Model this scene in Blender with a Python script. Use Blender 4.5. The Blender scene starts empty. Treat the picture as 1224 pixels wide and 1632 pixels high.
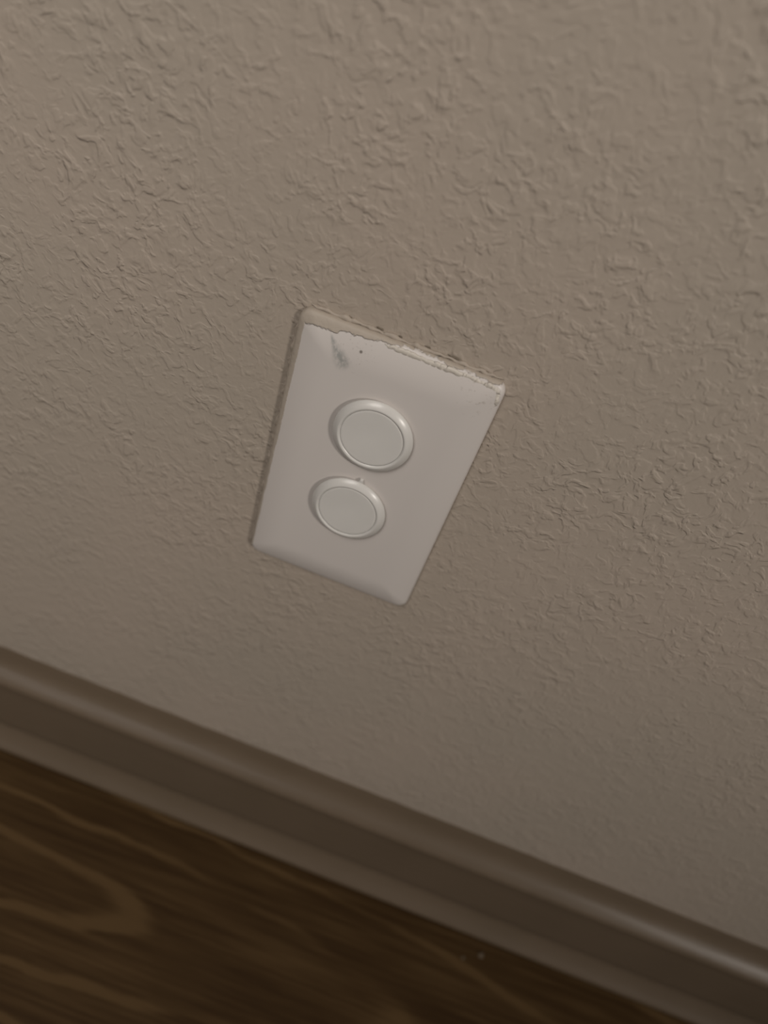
import bpy, bmesh, math, random
from mathutils import Vector, noise

random.seed(7)
Z0 = 0.2985                      # height of the plate centre above the floor (metres)
S = bpy.context.scene
COL = S.collection

# ------------------------------------------------------------------ camera
cam_data = bpy.data.cameras.new('camera')
cam = bpy.data.objects.new('camera', cam_data)
COL.objects.link(cam)
cam_data.sensor_fit = 'VERTICAL'
cam_data.sensor_height = 32.64
cam_data.lens = 1118.6 * 32.64 / 1632.0
cam_data.clip_start = 0.005
cam.location = (0.0146, -0.2015, 0.1641 + Z0)
cam.rotation_euler = (math.radians(46.775), math.radians(-15.632), math.radians(14.801))
cam_data.dof.use_dof = True
cam_data.dof.focus_distance = 0.238
cam_data.dof.aperture_fstop = 5.0
S.camera = cam

# ------------------------------------------------------------------ world and light
world = bpy.data.worlds.new('world')
S.world = world
world.use_nodes = True
bg = world.node_tree.nodes['Background']
bg.inputs['Color'].default_value = (1.0, 0.90, 0.80, 1)
bg.inputs['Strength'].default_value = 0.070

def area(name, loc, target, size, power, color, spread=180):
    d = bpy.data.lights.new(name, 'AREA')
    d.shape = 'DISK'; d.size = size; d.energy = power; d.color = color
    d.spread = math.radians(spread)
    o = bpy.data.objects.new(name, d); COL.objects.link(o)
    o.location = loc
    o.rotation_euler = (Vector(target) - Vector(loc)).to_track_quat('-Z', 'Y').to_euler()
    return o
area('table_lamp_light', (1.36, -1.22, 1.10), (0.0, 0, 0.84), 0.30, 3.05, (1.0, 0.925, 0.85), 70)
area('soft_fill_light', (-0.90, -1.4, 2.12), (-0.80, 0, 1.10), 1.4, 10.2, (1.0, 0.94, 0.885), 66)  # added unseen soft fill, spread and aim shaped for the wall's brightness gradient

vs = S.view_settings
vs.view_transform = 'Standard'; vs.look = 'None'; vs.gamma = 1.0
vs.use_curve_mapping = False
vs.exposure = -0.08

# ------------------------------------------------------------------ helpers
def tag(o, label=None, cat=None, group=None, kind=None):
    if label: o['label'] = label
    if cat: o['category'] = cat
    if group: o['group'] = group
    if kind: o['kind'] = kind
    return o

def mesh_obj(name, verts, faces, mat, parent=None, smooth=True, loc=(0, 0, 0)):
    me = bpy.data.meshes.new(name)
    me.from_pydata(verts, [], faces)
    me.update()
    bm = bmesh.new(); bm.from_mesh(me)
    bmesh.ops.recalc_face_normals(bm, faces=bm.faces)
    bm.to_mesh(me); bm.free()
    if smooth:
        for p in me.polygons: p.use_smooth = True
    me.materials.append(mat)
    o = bpy.data.objects.new(name, me)
    COL.objects.link(o)
    o.location = loc
    if parent: o.parent = parent
    return o

class NT:
    """small helper for node materials"""
    def __init__(self, name):
        self.m = bpy.data.materials.new(name); self.m.use_nodes = True
        self.t = self.m.node_tree
        self.b = self.t.nodes['Principled BSDF']
    def n(self, typ, **kw):
        x = self.t.nodes.new(typ)
        for k, v in kw.items(): setattr(x, k, v)
        return x
    def put(self, sock, v):
        if isinstance(v, bpy.types.NodeSocket): self.t.links.new(v, sock)
        elif v is not None: sock.default_value = v
    def math(self, op, a, b=None, c=None, clamp=False):
        x = self.n('ShaderNodeMath', operation=op); x.use_clamp = clamp
        self.put(x.inputs[0], a); self.put(x.inputs[1], b)
        if c is not None: self.put(x.inputs[2], c)
        return x.outputs[0]
    def add(self, a, b): return self.math('ADD', a, b)
    def sub(self, a, b): return self.math('SUBTRACT', a, b)
    def mul(self, a, b): return self.math('MULTIPLY', a, b)
    def step(self, v, lo, hi, a=0.0, b=1.0):
        x = self.n('ShaderNodeMapRange', interpolation_type='SMOOTHSTEP')
        self.put(x.inputs[0], v); self.put(x.inputs[1], lo); self.put(x.inputs[2], hi)
        self.put(x.inputs[3], a); self.put(x.inputs[4], b)
        return x.outputs[0]
    def noise(self, vec, scale, detail=2.0, rough=0.5, dist=0.0, out=0):
        x = self.n('ShaderNodeTexNoise')
        self.put(x.inputs['Vector'], vec)
        x.inputs['Scale'].default_value = scale; x.inputs['Detail'].default_value = detail
        x.inputs['Roughness'].default_value = rough; x.inputs['Distortion'].default_value = dist
        return x.outputs[out]
    def obj(self): return self.n('ShaderNodeTexCoord').outputs['Object']
    def xyz(self, v):
        x = self.n('ShaderNodeSeparateXYZ'); self.put(x.inputs[0], v); return x.outputs
    def comb(self, x_, y_, z_):
        x = self.n('ShaderNodeCombineXYZ')
        for i, v in enumerate((x_, y_, z_)): self.put(x.inputs[i], v)
        return x.outputs[0]
    def vmath(self, op, a, b):
        x = self.n('ShaderNodeVectorMath', operation=op)
        self.put(x.inputs[0], a); self.put(x.inputs[1], b); return x.outputs[0]
    def mix(self, f, a, b):
        x = self.n('ShaderNodeMix', data_type='RGBA')
        self.put(x.inputs['Factor'], f)
        self.put(x.inputs[6], a if isinstance(a, bpy.types.NodeSocket) else (*a, 1))
        self.put(x.inputs[7], b if isinstance(b, bpy.types.NodeSocket) else (*b, 1))
        return x.outputs[2]
    def bump(self, h, dist, strength=1.0, normal=None):
        x = self.n('ShaderNodeBump')
        self.put(x.inputs['Height'], h); x.inputs['Distance'].default_value = dist
        x.inputs['Strength'].default_value = strength
        if normal is not None: self.put(x.inputs['Normal'], normal)
        return x.outputs[0]
    def done(self, color=None, rough=None, normal=None, spec=None):
        if color is not None: self.put(self.b.inputs['Base Color'], color if isinstance(color, bpy.types.NodeSocket) else (*color, 1))
        if rough is not None: self.put(self.b.inputs['Roughness'], rough)
        if spec is not None: self.b.inputs['Specular IOR Level'].default_value = spec
        if normal is not None: self.put(self.b.inputs['Normal'], normal)
        return self.m

# ------------------------------------------------------------------ materials
WALL = (0.42, 0.365, 0.305)
PLATE = (0.62, 0.58, 0.55)

def wall_material():
    t = NT('wall_paint')
    co = t.obj()
    warp = t.noise(co, 90, 2, 0.5, out=1)
    off = t.vmath('SCALE', t.vmath('SUBTRACT', warp, (0.5, 0.5, 0.5)), None)
    off.node.inputs['Scale'].default_value = 0.010
    w = t.vmath('ADD', co, off)
    big = t.noise(w, 145, 1.8, 0.5)
    mid = t.noise(w, 300, 1.8, 0.5)
    fine = t.noise(co, 640, 1.5, 0.5)
    patch = t.step(t.noise(co, 26, 2, 0.5), 0.38, 0.62, 0.45, 1.0)
    plat = t.step(big, 0.48, 0.60)                        # flattened knock-down islands
    plat2 = t.step(mid, 0.50, 0.64)
    h = t.add(t.mul(plat, 0.50), t.mul(plat2, 0.50))
    h = t.mul(t.add(h, t.mul(mid, 0.5)), patch)
    h = t.add(h, t.mul(fine, 0.26))
    nrm = t.bump(h, 0.00037, 1.0)
    tone = t.noise(co, 9, 2, 0.5)
    col = t.mix(t.step(tone, 0.3, 0.7), (0.385, 0.334, 0.278), (0.41, 0.347, 0.289))
    return t.done(col, 0.62, nrm, 0.3)

def paint_material(name, col, rough, bump=0.0001, scale=300, spec=0.5):
    t = NT(name); co = t.obj()
    n = t.noise(co, scale, 3, 0.55)
    c = t.mix(t.step(t.noise(co, 30, 3), 0.3, 0.7), tuple(v * 0.95 for v in col), tuple(v * 1.05 for v in col))
    return t.done(c, rough, t.bump(n, bump), spec)

def baseboard_material():
    t = NT('baseboard_paint'); co = t.obj()
    st = t.vmath('MULTIPLY', co, (6, 120, 120))
    n = t.noise(st, 1.0, 3, 0.5)
    c = t.mix(t.step(t.noise(co, 14, 3), 0.3, 0.7), (0.136, 0.102, 0.069), (0.150, 0.112, 0.077))
    return t.done(c, t.add(0.31, t.mul(n, 0.12)), t.bump(n, 0.00035), 0.45)

def plate_material(white):
    """white plastic with wall paint left on its top and left edges, a grey scuff and specks"""
    t = NT('outlet_plate_plastic'); co = t.obj()
    s = t.xyz(co); x, z = s[0], s[2]
    nj = t.sub(t.noise(co, 170, 4, 0.65), 0.5)
    nk = t.sub(t.noise(co, 700, 3, 0.6), 0.5)
    jag = t.add(t.mul(nj, 0.0050), t.mul(nk, 0.0014))
    # strip along the top: wide at the left corner, thin in the middle and at the right
    wl = t.step(x, -0.034, 0.004, 0.0042, 0.0004)
    wr = t.step(x, 0.004, 0.030, 0.0, 0.0003)
    top = t.step(t.add(t.sub(t.add(z, t.add(wl, wr)), 0.05715), jag), -0.0002, 0.0003)
    lw = t.step(t.add(t.sub(t.step(z, -0.055, 0.055, -0.0337, -0.0325), x), t.mul(nj, 0.0012)), -0.00015, 0.0003)
    paint = t.math('MAXIMUM', top, lw)
    # scuff: a slanting wedge of graphite grey
    ax, az, bx_, bz = -0.0240, 0.0533, -0.0153, 0.0425
    dx, dz = bx_ - ax, bz - az; L = math.hypot(dx, dz)
    px, pz = t.sub(x, ax), t.sub(z, az)
    u = t.add(t.mul(px, dx / L), t.mul(pz, dz / L))
    v = t.add(t.mul(px, dz / L), t.mul(pz, -dx / L))
    wd = t.step(u, 0.0, L * 0.75, 0.0005, 0.0036)
    inside = t.mul(t.step(t.math('ABSOLUTE', v), 0.0, wd, 1, 0), t.mul(t.step(u, 0, 0.003), t.step(u, L * .8, L, 1, 0)))
    sc = t.mul(inside, t.step(t.noise(t.vmath('MULTIPLY', co, (1, 1, 0.5)), 900, 3, 0.65), 0.32, 0.60, 0.25, 0.95))
    # a dark speck and faint dust nearby
    d2 = t.vmath('DISTANCE', t.comb(x, 0.0, z), (-0.0125, 0.0, 0.0507)); d2 = d2.node.outputs['Value']
    dot = t.step(d2, 0.0003, 0.0007, 0.85, 0)
    near = t.step(t.vmath('DISTANCE', t.comb(x, 0.0, z), (-0.014, 0.0, 0.050)).node.outputs['Value'], 0.002, 0.010, 1, 0)
    dust = t.mul(near, t.step(t.noise(co, 1500, 2), 0.62, 0.72, 0, 0.35))
    corner = t.step(t.vmath('DISTANCE', t.comb(x, 0.0, z), (0.028, 0.0, 0.052)).node.outputs['Value'], 0.002, 0.012, 1, 0)
    chips = t.mul(corner, t.step(t.noise(co, 800, 3, 0.6), 0.60, 0.68, 0, 0.35))
    col = t.mix(sc, white, (0.33, 0.33, 0.315))
    col = t.mix(t.math('MAXIMUM', dot, dust), col, (0.14, 0.12, 0.10))
    col = t.mix(chips, col, (0.30, 0.26, 0.21))
    col = t.mix(paint, col, WALL)
    rough = t.add(0.38, t.mul(paint, 0.2))
    h = t.add(t.mul(paint, 0.5), t.mul(t.mul(paint, t.noise(co, 420, 3)), 0.6))
    return t.done(col, rough, t.bump(h, 0.00045), 0.45)

def wood_material():
    t = NT('laminate_wood'); co = t.obj()
    at = t.n('ShaderNodeAttribute', attribute_type='OBJECT', attribute_name='grain_shift')
    co = t.vmath('ADD', co, at.outputs['Vector'])
    s = t.xyz(co)
    wob = t.sub(t.noise(t.vmath('MULTIPLY', co, (7, 22, 1)), 1.0, 3, 0.5), 0.5)
    wob2 = t.sub(t.noise(t.vmath('MULTIPLY', co, (28, 70, 1)), 1.0, 2, 0.5), 0.5)
    y = t.add(t.sub(s[1], -0.080), t.add(t.mul(wob, 0.016), t.mul(wob2, 0.005)))
    x = t.mul(t.math('PINGPONG', t.sub(s[0], -0.185), 0.60), 0.135)
    r = t.math('SQRT', t.add(t.mul(y, y), t.mul(x, x)))
    ring = t.math('FRACT', t.add(t.mul(r, 47.0), 0.86))
    ring = t.mul(t.step(ring, 0.66, 0.82), t.step(ring, 0.82, 0.93, 1, 0))
    fade = t.step(t.noise(t.vmath('MULTIPLY', co, (9, 26, 1)), 1.0, 2, 0.5), 0.40, 0.62, 0.15, 0.8)
    fade = t.math('MAXIMUM', fade, t.step(s[0], -0.06, 0.02, 1, 0))
    streak = t.noise(t.vmath('MULTIPLY', co, (11, 300, 1)), 1.0, 3, 0.6)
    broad = t.noise(t.vmath('MULTIPLY', co, (8, 55, 1)), 1.0, 3, 0.55)
    f = t.add(t.mul(t.mul(ring, fade), 0.50), t.add(t.mul(streak, 0.75), t.mul(broad, 0.62)))
    cr = t.n('ShaderNodeValToRGB')
    e = cr.color_ramp.elements
    e[0].position = 0.46; e[0].color = (0.034, 0.016, 0.0042, 1)
    e[1].position = 1.0; e[1].color = (0.110, 0.066, 0.027, 1)
    m = e.new(0.70); m.color = (0.062, 0.034, 0.0115, 1)
    t.put(cr.inputs[0], f)
    return t.done(cr.outputs[0], t.add(0.48, t.mul(streak, 0.12)), t.bump(streak, 0.00008), 0.2)

M_WALL = wall_material()
M_BASE = baseboard_material()
M_WOOD = wood_material()
M_PLATE = plate_material(PLATE)
M_CAP = paint_material('cap_plastic', (0.66, 0.645, 0.615), 0.28, 0.00001, 900)
M_CAULK = paint_material('wall_paint_bead', (0.40, 0.345, 0.288), 0.6, 0.0002, 500, 0.3)
M_FLAKE = paint_material('paint_flake', (0.62, 0.575, 0.51), 0.5, 0.00015, 700)
M_GAP_SHADE = paint_material('gap_shade', (0.21, 0.175, 0.135), 0.9, 0.0001, 900, 0.1)  # dark brown standing in for shade in the plate gap
M_CRUMB = paint_material('paint_crumb', (0.17, 0.135, 0.095), 0.8, 0.0001, 900, 0.2)
M_SUB = paint_material('subfloor', (0.05, 0.04, 0.03), 0.9)

# ------------------------------------------------------------------ setting
def box(name, x0, x1, y0, y1, z0, z1, mat, parent=None):
    v = [(x, y, z) for x in (x0, x1) for y in (y0, y1) for z in (z0, z1)]
    f = [(0, 1, 3, 2), (4, 5, 7, 6), (0, 1, 5, 4), (2, 3, 7, 6), (0, 2, 6, 4), (1, 3, 7, 5)]
    return mesh_obj(name, v, f, mat, parent, smooth=False)

wall = box('wall_back', -2.2, 2.2, 0.0, 0.10, 0.0, 2.4, M_WALL)
tag(wall, 'greige painted wall with bumpy knockdown texture', 'wall', kind='structure')

floor = box('floor', -2.2, 2.2, -2.6, 0.10, -0.03, -0.008, M_SUB)
tag(floor, 'dark brown wood laminate floor', 'floor', kind='structure')
PW, PL = 0.192, 1.28
row = 0
y1 = -0.002
while y1 > -2.5:
    x = -0.72 - (row * 0.43) % PL
    while x > -2.2: x -= PL
    while x < 2.2:
        a, b = max(x, -2.2), min(x + PL, 2.2)
        if b - a > 0.02:
            g = 0.0004
            bev = 0.0005
            v = []
            for (ins, z) in ((0, -0.008), (0, -bev), (bev, 0.0)):
                v += [(a + g + ins, y1 - PW + g + ins, z), (b - g - ins, y1 - PW + g + ins, z),
                      (b - g - ins, y1 - g - ins, z), (a + g + ins, y1 - g - ins, z)]
            f = [(0, 1, 2, 3), (8, 9, 10, 11)]
            for k in (0, 4):
                for i in range(4): f.append((k + i, k + (i + 1) % 4, k + 4 + (i + 1) % 4, k + 4 + i))
            p = mesh_obj('plank', v, f, M_WOOD, floor, smooth=False)
            p['grain_shift'] = (0.0, 0.0, 0.0) if (row == 0 and a < 0 < b) else (random.uniform(-3, 3), random.uniform(-.05, .05) + row * PW, 0.0)
        x += PL
    y1 -= PW; row += 1

# moulded baseboard: profile (distance out from the wall, height)
def extrude_profile(name, prof, x0, x1, n, mat, parent=None, jitter=None):
    v, f = [], []
    m = len(prof)
    for i in range(n + 1):
        # fine steps near the photographed stretch, coarse outside
        x = XS[i] if n == len(XS) - 1 else x0 + (x1 - x0) * i / n
        for k, (d, z) in enumerate(prof):
            dd, zz = d, z
            if jitter: dd, zz = jitter(k, x, d, z)
            v.append((x, -dd, zz))
    for i in range(n):
        for k in range(m):
            a, b = i * m + k, i * m + (k + 1) % m
            f.append((a, b, b + m, a + m))
    f.append(tuple(range(m))); f.append(tuple(n * m + k for k in range(m)))
    return mesh_obj(name, v, f, mat, parent)

XS = [-2.19 + 0.05 * i for i in range(36)] + [-0.40 + 0.004 * i for i in range(226)] + [0.55 + 0.05 * i for i in range(33)]
BT = Z0 - 0.2148                                   # top of the baseboard
prof = [(-0.001, 0.001), (-0.001, BT + 0.0020), (0.0002, BT - 0.0002), (0.0010, BT - 0.0032), (0.0020, BT - 0.0066),
        (0.0030, BT - 0.0090), (0.0043, BT - 0.0109), (0.0060, BT - 0.0127), (0.0078, BT - 0.0143), (0.0094, BT - 0.0158),
        (0.0107, BT - 0.0172), (0.0117, BT - 0.0186), (0.0118, BT - 0.0198), (0.0112, BT - 0.0212), (0.0109, BT - 0.023), (0.0110, BT - 0.030),
        (0.0113, BT - 0.045), (0.0115, BT - 0.060), (0.0115, 0.001)]
def jit(k, x, d, z):
    if 1 <= k <= 4:
        z += 0.0007 * noise.noise((x * 60, 3.1, 0)) + 0.0004 * noise.noise((x * 190, 7.7, 0))
    return d, z
base = extrude_profile('baseboard_back', prof, 0, 0, len(XS) - 1, M_BASE, None, jit)
tag(base, 'taupe glossy moulded baseboard at foot of wall', 'baseboard', kind='structure')
q = [(0.0100, 0.0010), (0.0100, 0.0195)]
for i in range(13):                                # cove that flares out to a rounded toe
    u = i / 12
    q.append((0.0112 + 0.0085 * u ** 1.9, 0.0195 - 0.0155 * u))
q += [(0.0202, 0.0032), (0.0203, 0.0022), (0.0202, 0.0010)]
shoe = extrude_profile('trim_1', q, 0, 0, len(XS) - 1, M_BASE, None,
                       lambda k, x, d, z: (d, z + (0.0005 * noise.noise((x * 25, 1.3, 0)) if z < 0.003 else 0)))
tag(shoe, 'taupe rounded shoe moulding along the floor', 'trim', kind='structure')

# ------------------------------------------------------------------ outlet plate
PWID, PHEI = 0.0700, 0.1143
plate = bpy.data.objects.new('outlet_plate', None); COL.objects.link(plate)
plate.location = (0, 0, Z0)
tag(plate, 'white outlet cover plate on wall with wall paint along its top edge', 'outlet plate')

def rr(w, h, r, n=8):
    pts = []
    for cx, cz, a0 in ((w/2 - r, h/2 - r, 0), (-w/2 + r, h/2 - r, 90), (-w/2 + r, -h/2 + r, 180), (w/2 - r, -h/2 + r, 270)):
        for i in range(n + 1):
            a = math.radians(a0 + 90 * i / n)
            pts.append((cx + r * math.cos(a), cz + r * math.sin(a)))
    return pts
def plate_mesh():
    rings = []
    R0 = 0.0042
    H_EDGE, H_TOP, DOME = 0.0026, 0.0052, 0.0130
    prof = [(0.0, 0.0), (0.0, 0.0010), (0.00015, 0.0018), (0.0005, 0.0024), (0.0010, H_EDGE + 0.00015)]
    for i in range(1, 11):
        d = 0.0010 + (DOME - 0.0010) * i / 10
        prof.append((d, H_EDGE + 0.00015 + (H_TOP - H_EDGE - 0.00015) * (1 - (1 - i / 10) ** 2)))
    v, f = [], []
    for d, h in prof:
        r = max(R0 - d * 0.3, 0.0012)
        ring = rr(PWID - 2 * d, PHEI - 2 * d, r)
        rings.append(len(v)); v += [(x, -h, z) for x, z in ring]
    m = len(ring)
    for a in range(len(rings) - 1):
        for i in range(m):
            j = (i + 1) % m
            f.append((rings[a] + i, rings[a] + j, rings[a + 1] + j, rings[a + 1] + i))
    f.append(tuple(rings[-1] + i for i in range(m)))
    return v, f
v, f = plate_mesh()
cover = mesh_obj('cover', v, f, M_PLATE, plate)

def bead(name, pts, rad, mat, parent, seed, flat=0.6, seg=7, rough=0.5):
    """an irregular rounded bead along points (x, out, z)"""
    v, f = [], []
    n = len(pts)
    for i, p in enumerate(pts):
        p = Vector(p)
        tdir = (Vector(pts[min(i + 1, n - 1)]) - Vector(pts[max(i - 1, 0)])).normalized()
        out = Vector((0, -1, 0)); side = tdir.cross(out).normalized()
        s = i / (n - 1)
        taper = min(1.0, min(s, 1 - s) * 12 + 0.12)
        k = rad * taper * (1 + rough * noise.noise((p.x * 200 + seed, p.z * 200, seed + .4)) + 0.5 * rough * noise.noise((p.x * 560, p.z * 560, seed + .7)))
        for j in range(seg):
            a = 2 * math.pi * j / seg
            v.append(p + side * (k * math.cos(a)) + out * (k * flat * math.sin(a)))
    for i in range(n - 1):
        for j in range(seg):
            f.append((i * seg + j, i * seg + (j + 1) % seg, (i + 1) * seg + (j + 1) % seg, (i + 1) * seg + j))
    f.append(tuple(range(seg))); f.append(tuple((n - 1) * seg + j for j in range(seg)))
    return mesh_obj(name, [tuple(a) for a in v], f, mat, parent)
def line(x0, z0, x1, z1, y, n, wob=0.0, seed=0):
    return [(x0 + (x1 - x0) * i / n + wob * noise.noise((i * 30.0 / n, seed, 0.3)), -y, z0 + (z1 - z0) * i / n + wob * noise.noise((i * 30.0 / n, seed, 5.3))) for i in range(n + 1)]
# dried wall paint bridging the plate edge and the wall
bead('paint_seam', line(-0.0325, 0.0576, 0.0325, 0.0576, 0.0003, 300, 0.0006, 1), 0.0007, M_CAULK, plate, 3, 1.0, rough=0.9)
bead('paint_seam', line(-0.0352, -0.044, -0.0352, 0.053, 0.0002, 300, 0.0005, 2), 0.0006, M_CAULK, plate, 9, 1.0, rough=0.9)
# pale paint film lifting off the top edge
bead('paint_flake', line(-0.006, 0.0554, 0.0210, 0.0553, 0.0031, 60, 0.0005, 4), 0.0009, M_FLAKE, plate, 5, 0.45)
bead('paint_flake', line(0.0190, 0.0555, 0.0318, 0.0549, 0.0029, 40, 0.0006, 6) + line(0.0324, 0.0543, 0.0337, 0.0490, 0.0028, 20, 0.0005, 8), 0.0008, M_FLAKE, plate, 6, 0.5, rough=0.9)

# thin dark beads drawn in as the shadows of the gap above the plate
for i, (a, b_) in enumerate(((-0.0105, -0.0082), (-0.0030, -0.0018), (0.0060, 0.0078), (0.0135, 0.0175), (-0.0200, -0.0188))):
    bead('gap_shade', line(a, 0.0586, b_, 0.0584, 0.0002, 14, 0.0003, 11 + i), 0.00026, M_GAP_SHADE, plate, 20 + i, 0.8)

# ------------------------------------------------------------------ round plug caps
def lathe(name, prof, mat, parent, n=96):
    v, f = [], []
    for r, h in prof:
        if r == 0: v.append((0, -h, 0))
        else: v += [(r * math.cos(2 * math.pi * i / n), -h, r * math.sin(2 * math.pi * i / n)) for i in range(n)]
    for k in range(len(prof) - 1):
        a, b = k * n, (k + 1) * n
        if prof[k + 1][0] == 0:
            for i in range(n): f.append((a + i, a + (i + 1) % n, b))
        else:
            for i in range(n): f.append((a + i, a + (i + 1) % n, b + (i + 1) % n, b + i))
    return mesh_obj(name, v, f, mat, parent)
CR = 0.0143
def cap(zc, label, tab):
    o = bpy.data.objects.new('plug_cap', None); COL.objects.link(o)
    o.location = (-0.0003, -0.0052, Z0 + zc)
    tag(o, label, 'plug cap', 'round plug caps on the outlet plate')
    rim = [(CR - 0.0012, 0.0), (CR - 0.0012, 0.0010), (CR - 0.0003, 0.0011), (CR, 0.0014), (CR - 0.0002, 0.0018), (CR - 0.0012, 0.0026),
           (CR - 0.0021, 0.00325), (CR - 0.0024, 0.00335), (CR - 0.0027, 0.0033), (CR - 0.0030, 0.0031), (CR - 0.0032, 0.00292)]
    lathe('rim', rim, M_CAP, o)
    face = [(CR - 0.0031, 0.0), (CR - 0.0031, 0.0027), (CR - 0.0033, 0.00288), (CR - 0.0040, 0.0029), (CR * 0.4, 0.00293), (0, 0.00293)]
    lathe('face', face, M_CAP, o)
    if tab:
        a = math.radians(tab)
        c = Vector((math.cos(a) * (CR + 0.0002), -0.0012, math.sin(a) * (CR + 0.0002)))
        tn = Vector((-math.sin(a), 0, math.cos(a))); rd = Vector((math.cos(a), 0, math.sin(a)))
        v = []
        for (h, k) in ((-0.0008, 1.0), (0.0004, 0.8)):
            for (p, q_) in ((-1, -1), (1, -1), (0.55, 1), (-0.55, 1)):
                w = c + tn * p * 0.0011 * k + rd * q_ * 0.0009 * k; v.append((w.x, w.y - h, w.z))
        f = [(0, 1, 2, 3), (4, 5, 6, 7)] + [(i, (i + 1) % 4, 4 + (i + 1) % 4, 4 + i) for i in range(4)]
        mesh_obj('pull_tab', v, f, M_CAP, o, smooth=False)
    return o
cap(0.0230, 'upper round white plastic plug cap, nearer the chipped top edge', None)
cap(-0.0121, 'lower round white plastic plug cap with a tiny pull tab', 85)

# ------------------------------------------------------------------ small debris on the floor
def crumb(x, y, r, label):
    bm = bmesh.new(); bmesh.ops.create_icosphere(bm, subdivisions=2, radius=r)
    for w in bm.verts:
        w.co *= 1 + 0.5 * noise.noise(w.co * (1.3 / r) + Vector((x * 50, y * 50, 0)))
        w.co.z *= 0.55
    zmin = min(w.co.z for w in bm.verts)
    for w in bm.verts: w.co.z -= zmin
    me = bpy.data.meshes.new('paint_crumb'); bm.to_mesh(me); bm.free()
    me.materials.append(M_CRUMB)
    o = bpy.data.objects.new('paint_crumb', me); COL.objects.link(o); o.location = (x, y, 0)
    tag(o, label, 'crumb', 'paint crumbs by the shoe moulding')
crumb(0.167, -0.0285, 0.0016, 'pale paint crumb on the dark floor beside the shoe moulding, larger one')
crumb(0.156, -0.0335, 0.0009, 'tiny pale paint crumb on the dark floor, smaller one')
